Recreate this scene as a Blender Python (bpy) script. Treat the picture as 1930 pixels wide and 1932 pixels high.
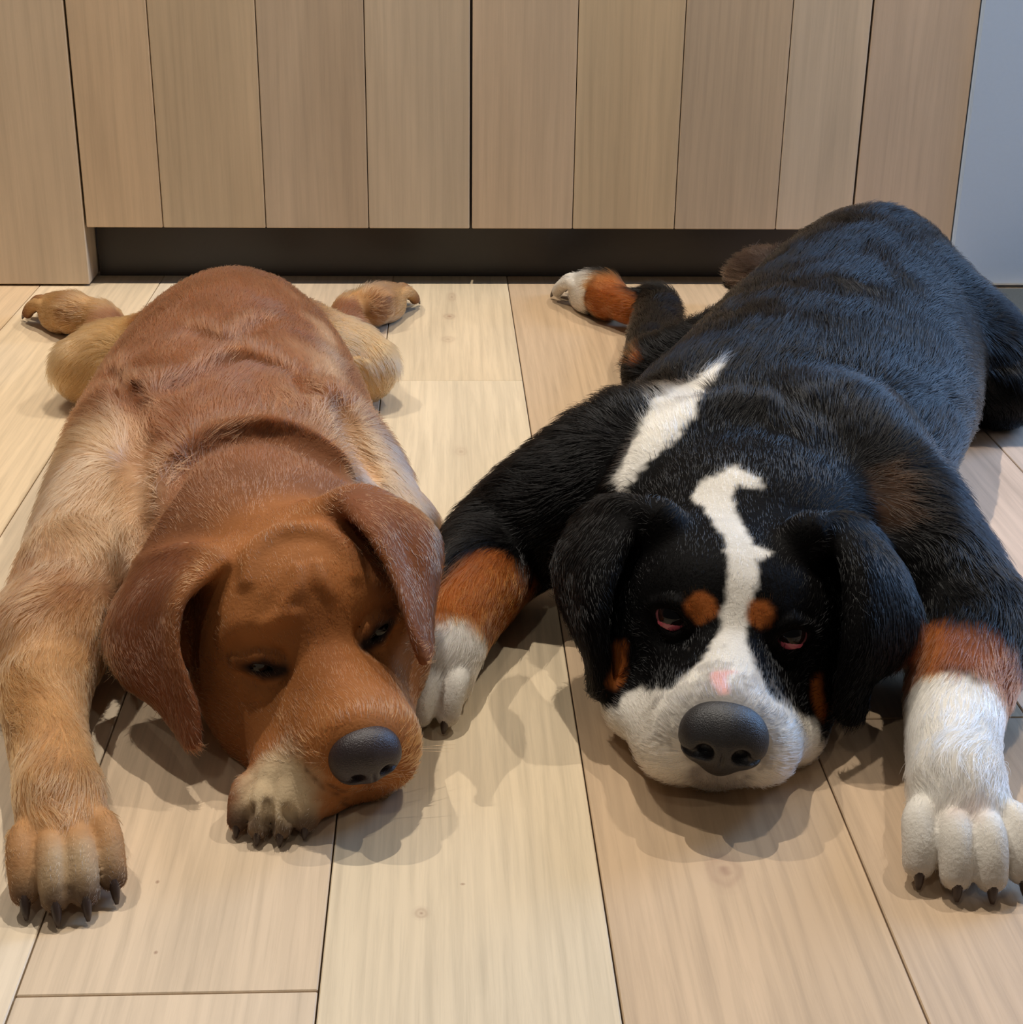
import bpy, bmesh, math, random
import numpy as np
from mathutils import Matrix, Vector

for o in list(bpy.data.objects): bpy.data.objects.remove(o)
scene = bpy.context.scene
COL = scene.collection
random.seed(7); rng = np.random.default_rng(7)

# ------------------------------------------------------------------ camera
FPX = 2939.0
_Y = np.array([-137.0, -1266.0, FPX]); _Y /= np.linalg.norm(_Y)
_Z = -np.array([-97.0, 6834.0, FPX]); _Z -= _Y * (_Z @ _Y); _Z /= np.linalg.norm(_Z)
_X = np.cross(_Y, _Z)
CM = np.array([_X, _Y, _Z])              # world = CM @ (right, down, forward)
CAMH = 0.5998
cam = bpy.data.objects.new('camera', bpy.data.cameras.new('camera')); COL.objects.link(cam)
cam.data.sensor_fit = 'HORIZONTAL'; cam.data.sensor_width = 36.0
cam.data.lens = 36.0 * FPX / 1930.0; cam.data.clip_start = 0.02
m4 = Matrix.Identity(4)
for r in range(3):
    m4[r][0] = CM[r, 0]; m4[r][1] = -CM[r, 1]; m4[r][2] = -CM[r, 2]
m4[2][3] = CAMH
cam.matrix_world = m4
scene.camera = cam

# ------------------------------------------------------------------ world, lamps, exposure
scene.view_settings.view_transform = 'Standard'; scene.view_settings.look = 'None'
scene.view_settings.gamma = 1.0; scene.view_settings.use_curve_mapping = False
scene.view_settings.exposure = 0.0
world = bpy.data.worlds.new('room_air'); scene.world = world; world.use_nodes = True
world.node_tree.nodes['Background'].inputs[0].default_value = (0.95, 0.90, 0.86, 1)
world.node_tree.nodes['Background'].inputs[1].default_value = 0.065

def lamp(name, kind, loc, energy, color, target=None, **kw):
    d = bpy.data.lights.new(name, kind); d.energy = energy; d.color = color
    for k, v in kw.items(): setattr(d, k, v)
    o = bpy.data.objects.new(name, d); COL.objects.link(o); o.location = loc
    if target is not None:
        o.rotation_euler = (Vector(target) - Vector(loc)).to_track_quat('-Z', 'Y').to_euler()
    return o
WARM = (1.0, 0.92, 0.81)
for i, (x, y, e) in enumerate([(-1.0, 1.80, 44), (0.0, 1.80, 62), (1.1, 1.80, 38), (-0.6, -0.6, 9), (0.9, -0.6, 5)]):
    lamp('downlight', 'SPOT', (x, y, 2.35), e * 2.08, WARM, (x, y, 0), spot_size=math.radians(125), spot_blend=0.6, shadow_soft_size=0.014)
# daylight from the window at the right of the room
lamp('window_daylight', 'AREA', (2.20, 2.25, 1.2), 72.0, (0.30, 0.55, 1.0), (0.5, 1.4, 0.1), shape='RECTANGLE', size=1.0, size_y=1.3)

# ------------------------------------------------------------------ helpers
def ray(u, v): return CM @ np.array([(u - 965) / FPX, (v - 966) / FPX, 1.0])
def P(u, v, z=None, Y=None, d=None):
    """world point seen at photo pixel (u, v), at height z, distance Y or camera depth d"""
    r = ray(u, v)
    t = (z - CAMH) / r[2] if z is not None else (Y / r[1] if Y is not None else d)
    return np.array([0, 0, CAMH]) + r * t
def lin(c):
    c = np.asarray(c, float) / 255.0
    return np.where(c <= 0.04045, c / 12.92, ((c + 0.055) / 1.055) ** 2.4)
def L4(r, g, b): return (*lin((r, g, b)), 1.0)
def tag(o, label=None, cat=None, group=None, kind=None):
    if label: o['label'] = label
    if cat: o['category'] = cat
    if group: o['group'] = group
    if kind: o['kind'] = kind
    return o
def obj(name, me, mat=None, parent=None, loc=(0, 0, 0)):
    if isinstance(me, bmesh.types.BMesh):
        bm = me; me = bpy.data.meshes.new(name); bm.to_mesh(me); bm.free()
    o = bpy.data.objects.new(name, me); COL.objects.link(o); o.location = loc
    if mat is not None and me is not None:
        me.materials.clear(); me.materials.append(mat)
    if parent is not None: o.parent = parent
    return o
def empty(name, loc=(0, 0, 0)):
    o = bpy.data.objects.new(name, None); COL.objects.link(o); o.location = loc; o.empty_display_size = 0.05
    return o
def box_bm(x0, x1, y0, y1, z0, z1, bev=0.0, seg=1):
    bm = bmesh.new()
    bmesh.ops.create_cube(bm, size=1.0)
    bmesh.ops.scale(bm, vec=(x1 - x0, y1 - y0, z1 - z0), verts=bm.verts)
    bmesh.ops.translate(bm, vec=((x0 + x1) / 2, (y0 + y1) / 2, (z0 + z1) / 2), verts=bm.verts)
    if bev > 0: bmesh.ops.bevel(bm, geom=bm.edges[:], offset=bev, segments=seg, affect='EDGES', profile=0.5)
    return bm
class NT:
    """tiny node-tree writer"""
    def __init__(s, name):
        s.m = bpy.data.materials.new(name); s.m.use_nodes = True; s.t = s.m.node_tree
        s.b = s.t.nodes['Principled BSDF']; s.out = s.t.nodes['Material Output']
    def n(s, kind, **kw):
        nd = s.t.nodes.new(kind)
        for k, v in kw.items():
            if k.startswith('i_'):
                key = k[2:]; nd.inputs[int(key) if key.isdigit() else key].default_value = v
            else: setattr(nd, k, v)
        return nd
    def l(s, a, b): s.t.links.new(a, b)
    def math(s, op, a, b=None):
        nd = s.n('ShaderNodeMath', operation=op)
        for i, x in enumerate((a, b)):
            if x is None: continue
            if isinstance(x, (int, float)): nd.inputs[i].default_value = x
            else: s.l(x, nd.inputs[i])
        return nd.outputs[0]
    def mix(s, f, a, b, blend='MIX'):
        nd = s.n('ShaderNodeMix', data_type='RGBA', blend_type=blend)
        for sock, x in ((nd.inputs[0], f), (nd.inputs[6], a), (nd.inputs[7], b)):
            if hasattr(x, 'is_output'): s.l(x, sock)
            else: sock.default_value = x
        return nd.outputs[2]
    def ramp(s, f, stops):
        nd = s.n('ShaderNodeValToRGB'); cr = nd.color_ramp
        while len(cr.elements) < len(stops): cr.elements.new(0.5)
        for e, (p, c) in zip(cr.elements, stops):
            e.position = p; e.color = c if hasattr(c, '__len__') else (c, c, c, 1)
        s.l(f, nd.inputs[0]); return nd.outputs[0]

def wood_material(name, along, fine, contrast, rough, knots=()):
    """oak: object colour is the board's own tint; grain runs along axis `along`"""
    w = NT(name)
    tc = w.n('ShaderNodeTexCoord'); oi = w.n('ShaderNodeObjectInfo'); geo = w.n('ShaderNodeNewGeometry')
    off = w.n('ShaderNodeVectorMath', operation='SCALE'); off.inputs[0].default_value = (7.3, 3.1, 5.7)
    rs = w.math('MULTIPLY', oi.outputs['Random'], 9.0); w.l(rs, off.inputs[3])
    pos = w.n('ShaderNodeVectorMath', operation='ADD'); w.l(geo.outputs['Position'], pos.inputs[0]); w.l(off.outputs[0], pos.inputs[1])
    def stretched(sa, sc):
        mp = w.n('ShaderNodeMapping'); s = [sc, sc, sc]; s[along] = sa
        mp.inputs['Scale'].default_value = s; w.l(pos.outputs[0], mp.inputs['Vector']); return mp.outputs[0]
    n1 = w.n('ShaderNodeTexNoise', i_Scale=1.0, i_Detail=6.0, i_Roughness=0.65, i_Distortion=0.3); w.l(stretched(fine * 0.035, fine), n1.inputs['Vector'])
    n2 = w.n('ShaderNodeTexNoise', i_Scale=1.0, i_Detail=3.0, i_Roughness=0.5, i_Distortion=0.8); w.l(stretched(1.6, 14.0), n2.inputs['Vector'])
    wv = w.n('ShaderNodeTexWave', wave_type='BANDS', bands_direction='X', i_Scale=2.2, i_Distortion=9.0, i_Detail=3.0); wv.inputs['Detail Scale'].default_value = 1.2
    w.l(stretched(0.55, 9.0), wv.inputs['Vector'])
    g1 = w.ramp(n1.outputs['Fac'], [(0.30, 1 - contrast), (0.56, 1.0)])
    g2 = w.ramp(n2.outputs['Fac'], [(0.25, 0.86), (0.75, 1.08)])
    g3 = w.ramp(wv.outputs['Fac'], [(0.0, 1 - contrast * 0.45), (0.55, 1.0)])
    c = w.mix(1.0, oi.outputs['Color'], g1, 'MULTIPLY'); c = w.mix(1.0, c, g2, 'MULTIPLY'); c = w.mix(1.0, c, g3, 'MULTIPLY')
    hue = w.n('ShaderNodeTexNoise', i_Scale=1.0, i_Detail=1.0); w.l(stretched(1.1, 5.0), hue.inputs['Vector'])
    c = w.mix(w.math('MULTIPLY', hue.outputs['Fac'], 0.5), c, w.mix(1.0, c, (1.12, 0.97, 0.80, 1), 'MULTIPLY'))
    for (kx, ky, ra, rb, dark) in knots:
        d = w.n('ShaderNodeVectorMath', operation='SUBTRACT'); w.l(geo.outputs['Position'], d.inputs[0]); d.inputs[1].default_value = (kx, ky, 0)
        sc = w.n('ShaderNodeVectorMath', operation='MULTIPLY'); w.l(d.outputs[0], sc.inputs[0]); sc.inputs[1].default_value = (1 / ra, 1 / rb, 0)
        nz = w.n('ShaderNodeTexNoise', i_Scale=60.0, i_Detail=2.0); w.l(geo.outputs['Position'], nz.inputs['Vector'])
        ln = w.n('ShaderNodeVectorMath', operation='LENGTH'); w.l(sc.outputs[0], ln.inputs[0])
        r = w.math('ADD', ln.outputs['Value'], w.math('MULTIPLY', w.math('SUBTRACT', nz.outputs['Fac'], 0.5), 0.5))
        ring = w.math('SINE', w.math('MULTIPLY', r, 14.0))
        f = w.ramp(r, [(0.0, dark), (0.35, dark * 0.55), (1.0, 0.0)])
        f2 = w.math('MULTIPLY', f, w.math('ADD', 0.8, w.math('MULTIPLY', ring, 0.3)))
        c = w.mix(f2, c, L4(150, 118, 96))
    w.l(c, w.b.inputs['Base Color']); w.b.inputs['Roughness'].default_value = rough
    w.b.inputs['Specular IOR Level'].default_value = 0.35
    bp = w.n('ShaderNodeBump', i_Strength=0.12, i_Distance=0.001); w.l(n1.outputs['Fac'], bp.inputs['Height']); w.l(bp.outputs[0], w.b.inputs['Normal'])
    return w.m
def plain(name, rgb, rough=0.5, spec=0.5, noise=0.0, bump=0.0, scale=200.0):
    w = NT(name); col = L4(*rgb)
    n = w.n('ShaderNodeTexNoise', i_Scale=scale, i_Detail=3.0); tc = w.n('ShaderNodeTexCoord'); w.l(tc.outputs['Object'], n.inputs['Vector'])
    g = w.ramp(n.outputs['Fac'], [(0.3, 1 - noise), (0.7, 1 + noise)])
    w.l(w.mix(1.0, col, g, 'MULTIPLY'), w.b.inputs['Base Color'])
    w.b.inputs['Roughness'].default_value = rough; w.b.inputs['Specular IOR Level'].default_value = spec
    if bump:
        bp = w.n('ShaderNodeBump', i_Strength=bump, i_Distance=0.001); w.l(n.outputs['Fac'], bp.inputs['Height']); w.l(bp.outputs[0], w.b.inputs['Normal'])
    return w.m

# ------------------------------------------------------------------ floor of wide oak planks
knots = []
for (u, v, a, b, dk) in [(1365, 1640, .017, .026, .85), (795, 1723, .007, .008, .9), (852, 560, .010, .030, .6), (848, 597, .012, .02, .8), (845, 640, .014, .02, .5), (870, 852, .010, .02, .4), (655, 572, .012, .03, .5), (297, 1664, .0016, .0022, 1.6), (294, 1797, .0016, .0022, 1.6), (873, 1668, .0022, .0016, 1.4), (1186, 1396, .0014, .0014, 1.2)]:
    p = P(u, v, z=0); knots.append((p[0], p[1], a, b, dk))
M_FLOOR = wood_material('pale_oak_floor', 1, 190.0, 0.16, 0.42, knots)
M_SUB = plain('floor_gap_dark', (70, 50, 36), 0.9)
floor = obj('floor', box_bm(-1.62, 2.46, -0.6, 2.42, -0.05, -0.012), M_SUB); tag(floor, 'pale oak plank floor', None, None, 'structure')
PW, PX0, GAP = 0.17, 0.0986, 0.0011
joints = {-1: [1.797], -2: [0.708], 1: [0.998], 0: [-0.25], -3: [2.9, 0.35], 2: [1.62], 3: [0.8], -4: [1.1], -5: [1.6], 4: [1.35]}
tints = {-1: (218, 202, 174), -2: (208, 188, 162), 0: (192, 168, 139), 1: (191, 167, 140), -3: (220, 204, 180), -4: (222, 202, 172), 2: (210, 186, 166), 3: (210, 190, 174)}
for n in range(-10, 14):
    x0 = PX0 + n * PW
    cuts = sorted([-0.6] + [c for c in joints.get(n, [random.uniform(0.2, 2.0)]) if -0.6 < c < 2.42] + [2.42])
    for i in range(len(cuts) - 1):
        if cuts[i + 1] - cuts[i] < 0.02: continue
        o = obj('plank', box_bm(x0 + GAP / 2, x0 + PW - GAP / 2, cuts[i] + GAP / 2, cuts[i + 1] - GAP / 2, -0.012, 0.0, 0.0007), M_FLOOR, floor)
        t = np.array(tints.get(n, (214, 188, 154)), float)
        if n == -1 and i == 1: t = np.array((212, 194, 164.))
        if n == -2 and i == 0: t = np.array((212, 192, 166.))
        if n == 1 and i == 1: t = np.array((194, 169, 138.))
        t = t + rng.normal(0, 2.0)
        o.color = (*lin(t), 1.0)

# ------------------------------------------------------------------ cabinet
M_CAB = wood_material('oak_cabinet', 2, 150.0, 0.10, 0.5)
M_CARC = plain('cabinet_dark_core', (52, 40, 32), 0.8)
M_KICK = plain('black_toe_kick', (40, 36, 35), 0.35, 0.5, 0.05)
YD, ZB, ZT, YK = 2.2285, 0.0862, 0.86, 2.288
cab = empty('base_cabinet', (0.12, 2.4, 0)); tag(cab, 'pale oak base cabinet with vertical plank doors over a black toe kick', 'cabinet')
def cpart(name, bm, mat, parent=cab):
    o = obj(name, bm, mat, parent); o.matrix_parent_inverse = parent.matrix_world.inverted() if parent is cab else Matrix.Identity(4)
    return o
bpy.context.view_layer.update()
cpart('carcass', box_bm(-0.5055, 0.597, YD + 0.021, 2.75, ZB, ZT - 0.001), M_CARC)
cpart('toe_kick', box_bm(-0.5055, 0.597, YK, YK + 0.016, 0.0005, ZB - 0.0005), M_KICK)
def board(x0, x1, z0, z1, tint, parent, y0=YD, y1=YD + 0.02):
    o = obj('board', box_bm(x0, x1, y0, y1, z0, z1, 0.0012), M_CAB, parent)
    o.color = (*lin(tint), 1)
    o.matrix_parent_inverse = parent.matrix_world.inverted()
    return o
for xs, tt in (([-0.5060, -0.3970, -0.2506, -0.1034, 0.0420], [(200, 180, 154), (194, 176, 150), (190, 174, 154), (196, 182, 162)]),
               ([0.0445, 0.1905, 0.3387, 0.4870, 0.5975], [(198, 180, 158), (198, 180, 152), (188, 172, 152), (198, 184, 166)])):
    door = cpart('door', box_bm(xs[0] + .002, xs[-1] - .002, YD + 0.008, YD + 0.020, ZB + .001, ZT - 0.004), M_CARC)
    bpy.context.view_layer.update()
    for i in range(4):
        board(xs[i] + 0.0006, xs[i + 1] - 0.0006, ZB, ZT - 0.003, tt[i], door, YD, YD + 0.0075)
bpy.context.view_layer.update()
ep = empty('end_panel', (-0.75, 2.3, 0)); bpy.context.view_layer.update()
board(-1.05, -0.5085, 0.003, ZT - 0.003, (198, 182, 160), ep, YD - 0.0, YD + 0.075).name = 'panel_board'
tag(ep, 'oak filler panel at the left of the cabinet reaching down to the floor', 'panel')
ep2 = empty('end_panel', (0.67, 2.3, 0)); bpy.context.view_layer.update()
board(0.6000, 0.7480, 0.003, ZT - 0.003, (190, 172, 154), ep2, YD - 0.0, YD + 0.075).name = 'panel_board'
tag(ep2, 'narrow oak filler panel between the cabinet and the white door', 'panel')
wt = obj('worktop', box_bm(-1.06, 0.75, YD - 0.015, 2.8, ZT, ZT + 0.03, 0.002), plain('pale_stone_worktop', (205, 200, 192), 0.3, 0.5, 0.05))
tag(wt, 'pale stone worktop lying over the oak cabinet', 'worktop')
# white door at the right and the wall behind
M_WHITE = plain('white_paint', (170, 188, 212), 0.45, 0.4, 0.01)
dr = obj('door_1', box_bm(0.7495, 1.62, YD - 0.004, YD + 0.04, 0.004, 2.1, 0.004, 2), M_WHITE); tag(dr, 'white painted door at the right of the oak panel', None, None, 'structure')
M_WALL = plain('wall_paint', (214, 206, 196), 0.8, 0.2, 0.02)
wb = obj('wall_back', box_bm(-1.62, 2.46, 2.82, 2.92, 0, 2.6), M_WALL); tag(wb, 'plain pale wall behind the cabinet', None, None, 'structure')
wr_bm = bmesh.new()
for (y0, y1, z0, z1) in ((-0.6, 1.72, 0, 2.6), (2.72, 2.82, 0, 2.6), (1.72, 2.72, 0, 0.5), (1.72, 2.72, 1.9, 2.6)):
    t = box_bm(2.43, 2.53, y0, y1, z0, z1); me_ = bpy.data.meshes.new('t'); t.to_mesh(me_); t.free(); wr_bm.from_mesh(me_); bpy.data.meshes.remove(me_)
wr = obj('wall_right', wr_bm, M_WALL); tag(wr, 'plain pale wall with a window at the right of the room', None, None, 'structure')
wf_bm = bmesh.new()
for (y0, y1, z0, z1) in ((1.72, 1.77, 0.5, 1.9), (2.67, 2.72, 0.5, 1.9), (1.77, 2.67, 0.5, 0.55), (1.77, 2.67, 1.85, 1.9), (2.2, 2.24, 0.55, 1.85)):
    t = box_bm(2.46, 2.50, y0, y1, z0, z1); me_ = bpy.data.meshes.new('t'); t.to_mesh(me_); t.free(); wf_bm.from_mesh(me_); bpy.data.meshes.remove(me_)
wf = obj('window_1', wf_bm, M_WHITE); tag(wf, 'white window frame in the right wall', None, None, 'structure')
mat_o = obj('door_mat', box_bm(0.76, 1.5, 1.955, 2.205, 0.0, 0.006, 0.002), plain('dark_grey_mat', (70, 72, 70), 0.95, 0.1, 0.15, 0.5, 900.0))
tag(mat_o, 'thin dark grey mat on the floor before the white door', 'mat')
#DOGS
# ------------------------------------------------------------------ implicit-surface sculpting
# every animal body is ONE continuous surface: tapered limbs, sections and folds are smoothly blended
# in a distance field, then meshed.
RES = 0.0022
def rotvec(w):
    w = np.asarray(w, float); t = np.linalg.norm(w)
    if t < 1e-9: return np.eye(3)
    k = w / t; K = np.array([[0, -k[2], k[1]], [k[2], 0, -k[0]], [-k[1], k[0], 0]])
    return np.eye(3) + math.sin(t) * K + (1 - math.cos(t)) * K @ K
def smin(a, b, k):
    if k <= 0: return np.minimum(a, b)
    h = np.maximum(k - np.abs(a - b), 0) / k
    return np.minimum(a, b) - h * h * k * 0.25
class Field:
    FAR = 0.08
    def __init__(s, lo, hi, res=RES):
        s.lo = np.asarray(lo, np.float32); s.res = res
        s.n = np.ceil((np.asarray(hi) - s.lo) / res).astype(int) + 1
        s.F = np.full(s.n, s.FAR, np.float32)
        s.ax = [(s.lo[i] + res * np.arange(s.n[i])).astype(np.float32) for i in range(3)]
    def box(s, lo, hi):
        i0 = np.clip(np.floor((np.asarray(lo) - s.lo) / s.res).astype(int), 0, s.n)
        i1 = np.clip(np.ceil((np.asarray(hi) - s.lo) / s.res).astype(int) + 1, 0, s.n)
        return tuple(slice(a, b) for a, b in zip(i0, i1))
    def grid(s, sl):
        return s.ax[0][sl[0]][:, None, None], s.ax[1][sl[1]][None, :, None], s.ax[2][sl[2]][None, None, :]
    def put(s, sl, d, k, sub=False):
        if sub: s.F[sl] = -smin(-s.F[sl], d, k)
        else: s.F[sl] = smin(s.F[sl], d, k)
    def cone(s, a, b, ra, rb, k=0.02, sub=False):
        a = np.asarray(a, np.float32); b = np.asarray(b, np.float32)
        m = max(ra, rb) + k + 0.012
        sl = s.box(np.minimum(a, b) - m, np.maximum(a, b) + m)
        x, y, z = s.grid(sl); ab = b - a; L2 = float(ab @ ab) + 1e-12
        t = np.clip(((x - a[0]) * ab[0] + (y - a[1]) * ab[1] + (z - a[2]) * ab[2]) / L2, 0, 1)
        d = np.sqrt((x - a[0] - t * ab[0]) ** 2 + (y - a[1] - t * ab[1]) ** 2 + (z - a[2] - t * ab[2]) ** 2) - (ra + (rb - ra) * t)
        s.put(sl, d, k, sub)
    def chain(s, pts, k=0.02, sub=False, smooth=0):
        """pts: list of (xyz, radius); optionally resampled as a smooth curve"""
        A = np.array([[*p, r] for p, r in pts], float)
        if smooth:
            n = len(A); Q = np.vstack([2 * A[0] - A[1], A, 2 * A[-1] - A[-2]]); out = []
            for i in range(n - 1):
                p0, p1, p2, p3 = Q[i:i + 4]
                for t in np.linspace(0, 1, smooth, endpoint=False):
                    out.append(0.5 * (2 * p1 + (p2 - p0) * t + (2 * p0 - 5 * p1 + 4 * p2 - p3) * t * t + (3 * p1 - p0 - 3 * p2 + p3) * t ** 3))
            A = np.array(out + [A[-1]])
        if sub:
            for i in range(len(A) - 1): s.cone(A[i, :3], A[i + 1, :3], A[i, 3], A[i + 1, 3], k, True)
            return
        m = A[:, 3].max() + k + 0.012
        g = s.local(A[:, :3].min(0) - m, A[:, :3].max(0) + m)
        for i in range(len(A) - 1): g.cone(A[i, :3], A[i + 1, :3], A[i, 3], A[i + 1, 3], 0.0)
        s.merge(g, k)
    def ell(s, c, r, k=0.02, R=None, sub=False):
        c = np.asarray(c, np.float32); r = np.asarray(r, np.float32)
        e = r if R is None else np.abs(R) @ r
        m = k + 0.012
        sl = s.box(c - e - m, c + e + m); x, y, z = s.grid(sl)
        x = x - c[0]; y = y - c[1]; z = z - c[2]
        if R is not None:
            Rt = np.asarray(R, np.float32).T
            x, y, z = (Rt[i, 0] * x + Rt[i, 1] * y + Rt[i, 2] * z for i in range(3))
        x = x / r[0]; y = y / r[1]; z = z / r[2]
        k0 = np.sqrt(x * x + y * y + z * z)
        k1 = np.sqrt((x / r[0]) ** 2 + (y / r[1]) ** 2 + (z / r[2]) ** 2) + 1e-9
        s.put(sl, k0 * (k0 - 1) / k1, k, sub)
    def loft(s, st, k=0.03, power=2.3):
        """st rows: y, xc, zc, rx, rz_up, rz_down - a body of smoothly changing section running along world Y"""
        st = np.asarray(st, float); n = 60
        yy = np.linspace(st[0, 0], st[-1, 0], n)
        def cub(j):
            m = np.gradient(st[:, j], st[:, 0]); i = np.clip(np.searchsorted(st[:, 0], yy) - 1, 0, len(st) - 2)
            h = st[i + 1, 0] - st[i, 0]; t = (yy - st[i, 0]) / h
            return (2 * t**3 - 3 * t**2 + 1) * st[i, j] + (t**3 - 2 * t**2 + t) * h * m[i] + (-2 * t**3 + 3 * t**2) * st[i + 1, j] + (t**3 - t**2) * h * m[i + 1]
        V = [cub(j) for j in range(1, 6)]
        rm = max(V[2].max(), V[3].max())
        sl = s.box((V[0].min() - rm - .02, yy[0] - .06, -1), (V[0].max() + rm + .02, yy[-1] + .06, 1)); x, y, z = s.grid(sl)
        yc = np.clip(y, yy[0], yy[-1]); I = [np.interp(yc, yy, v).astype(np.float32) for v in V]
        dz = z - I[1]; rz = np.where(dz > 0, I[3], I[4]); rx = I[2]
        q = (np.abs((x - I[0]) / rx) ** power + np.abs(dz / rz) ** power) ** (1 / power)
        d = (q - 1) * np.minimum(rx, rz) * 0.9
        d = np.sqrt(np.maximum(d, 0) ** 2 + (y - yc) ** 2) + np.minimum(d, 0)
        s.put(sl, d.astype(np.float32), k)
    def local(s, lo, hi):
        sl = s.box(lo, hi); g = Field.__new__(Field)
        g.res = s.res; g.lo = np.array([s.ax[i][sl[i]][0] for i in range(3)], np.float32)
        g.n = np.array([sl[i].stop - sl[i].start for i in range(3)]); g.ax = [s.ax[i][sl[i]] for i in range(3)]
        g.F = np.full(g.n, Field.FAR, np.float32); g.sl = sl; return g
    def merge(s, g, k): s.F[g.sl] = smin(s.F[g.sl], g.F, k)
    def sheet(s, net, thick, k=0.006):
        """thin folded flap (ear): net of control points rows x cols, thickness per row"""
        net = np.asarray(net, float)
        def cr(A, n):
            Q = np.concatenate([[2 * A[0] - A[1]], A, [2 * A[-1] - A[-2]]]); m = len(A) - 1; out = []
            for t in np.linspace(0, m, n):
                i = min(int(t), m - 1); f = t - i; p0, p1, p2, p3 = Q[i:i + 4]
                out.append(0.5 * (2 * p1 + (p2 - p0) * f + (2 * p0 - 5 * p1 + 4 * p2 - p3) * f * f + (3 * p1 - p0 - 3 * p2 + p3) * f**3))
            return np.array(out)
        rows = cr(net, 64)
        th = np.interp(np.linspace(0, len(thick) - 1, 64), range(len(thick)), thick)
        pts = np.array([cr(r, 44) for r in rows])
        g = s.local(pts.reshape(-1, 3).min(0) - .02, pts.reshape(-1, 3).max(0) + .02)
        for i in range(64):
            for j in range(44):
                e = 1.0 - 0.45 * max(0, abs(j / 43 * 2 - 1) - 0.8) / 0.2
                r = th[i] * e; p = pts[i, j]; sl = g.box(p - r - .004, p + r + .004)
                x, y, z = g.grid(sl)
                g.F[sl] = np.minimum(g.F[sl], np.sqrt((x - p[0])**2 + (y - p[1])**2 + (z - p[2])**2) - r)
        for _ in range(2):       # relax the beads into an even skin
            F = g.F; G = F.copy()
            for a in range(3):
                G += np.roll(F, 1, a) + np.roll(F, -1, a)
            g.F = np.minimum(G / 7.0, Field.FAR)
        s.merge(g, k)
    def floor_cut(s, z0=0.0012):
        s.F = np.maximum(s.F, (z0 - s.ax[2])[None, None, :])
    def sample(s, p):
        i = (np.asarray(p) - s.lo) / s.res; i0 = np.clip(np.floor(i).astype(int), 0, s.n - 2); f = np.clip(i - i0, 0, 1); r = 0
        for dx in (0, 1):
            for dy in (0, 1):
                for dz in (0, 1):
                    w = (f[..., 0] if dx else 1 - f[..., 0]) * (f[..., 1] if dy else 1 - f[..., 1]) * (f[..., 2] if dz else 1 - f[..., 2])
                    r = r + w * s.F[i0[..., 0] + dx, i0[..., 1] + dy, i0[..., 2] + dz]
        return r
    def hit(s, u, v):
        """first point of the sculpted surface met by the sight line of photo pixel (u, v)"""
        t = np.linspace(0.6, 2.6, 4000); p = np.array([0, 0, CAMH]) + t[:, None] * ray(u, v)
        ok = np.all((p > s.lo) & (p < s.lo + s.res * (s.n - 1)), axis=1); p = p[ok]
        d = s.sample(p); w = np.where(d < 0)[0]
        return p[w[0]] if len(w) else None
    def mesh(s):
        F = s.F; ins = F < 0
        c = np.zeros(np.array(F.shape) - 1, np.uint8)
        for dx in (0, 1):
            for dy in (0, 1):
                for dz in (0, 1): c += ins[dx:F.shape[0] - 1 + dx, dy:F.shape[1] - 1 + dy, dz:F.shape[2] - 1 + dz]
        cells = np.argwhere((c > 0) & (c < 8)); N = len(cells)
        idx = np.full(c.shape, -1, np.int32); idx[tuple(cells.T)] = np.arange(N)
        val = {}
        for dx in (0, 1):
            for dy in (0, 1):
                for dz in (0, 1): val[dx, dy, dz] = F[cells[:, 0] + dx, cells[:, 1] + dy, cells[:, 2] + dz]
        acc = np.zeros((N, 3)); cnt = np.zeros(N)
        for a in val:
            for ax in range(3):
                if a[ax] == 1: continue
                b = list(a); b[ax] = 1; b = tuple(b); va, vb = val[a], val[b]
                cr = (va < 0) != (vb < 0); t = np.where(cr, va / np.where(cr, va - vb, 1), 0)
                p = np.tile(np.array(a, float), (N, 1)); p[:, ax] = t
                acc[cr] += p[cr]; cnt[cr] += 1
        V = s.lo + s.res * (cells + acc / cnt[:, None])
        quads = []
        for ax in range(3):
            o1, o2 = [(1, 2), (2, 0), (0, 1)][ax]
            sl0 = [slice(None)] * 3; sl1 = [slice(None)] * 3; sl0[ax] = slice(0, -1); sl1[ax] = slice(1, None)
            a = ins[tuple(sl0)]; b = ins[tuple(sl1)]
            e = np.argwhere(a != b); e = e[(e[:, o1] > 0) & (e[:, o2] > 0) & (e[:, o1] < F.shape[o1] - 1) & (e[:, o2] < F.shape[o2] - 1)]
            fl = a[tuple(e.T)]
            def cell(d1, d2):
                q = e.copy(); q[:, o1] += d1; q[:, o2] += d2; return idx[tuple(q.T)]
            q = np.stack([cell(-1, -1), cell(0, -1), cell(0, 0), cell(-1, 0)], 1)
            q[~fl] = q[~fl][:, ::-1]; quads.append(q)
        return V, np.vstack(quads)
def np_mesh(name, V, Q):
    me = bpy.data.meshes.new(name); me.vertices.add(len(V)); me.vertices.foreach_set('co', V.astype(np.float32).ravel())
    me.loops.add(Q.size); me.loops.foreach_set('vertex_index', Q.astype(np.int32).ravel())
    me.polygons.add(len(Q)); me.polygons.foreach_set('loop_start', np.arange(0, Q.size, 4, dtype=np.int32))
    me.polygons.foreach_set('use_smooth', np.ones(len(Q), bool)); me.update(); return me
def vnormals(V, Q):
    a, b, c, d = (V[Q[:, i]] for i in range(4)); fn = np.cross(c - a, d - b); N = np.zeros_like(V)
    for j in range(3):
        for i in range(4): N[:, j] += np.bincount(Q[:, i], fn[:, j], len(V))
    return N / (np.linalg.norm(N, axis=1)[:, None] + 1e-12), np.linalg.norm(fn, axis=1) * 0.5
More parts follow.
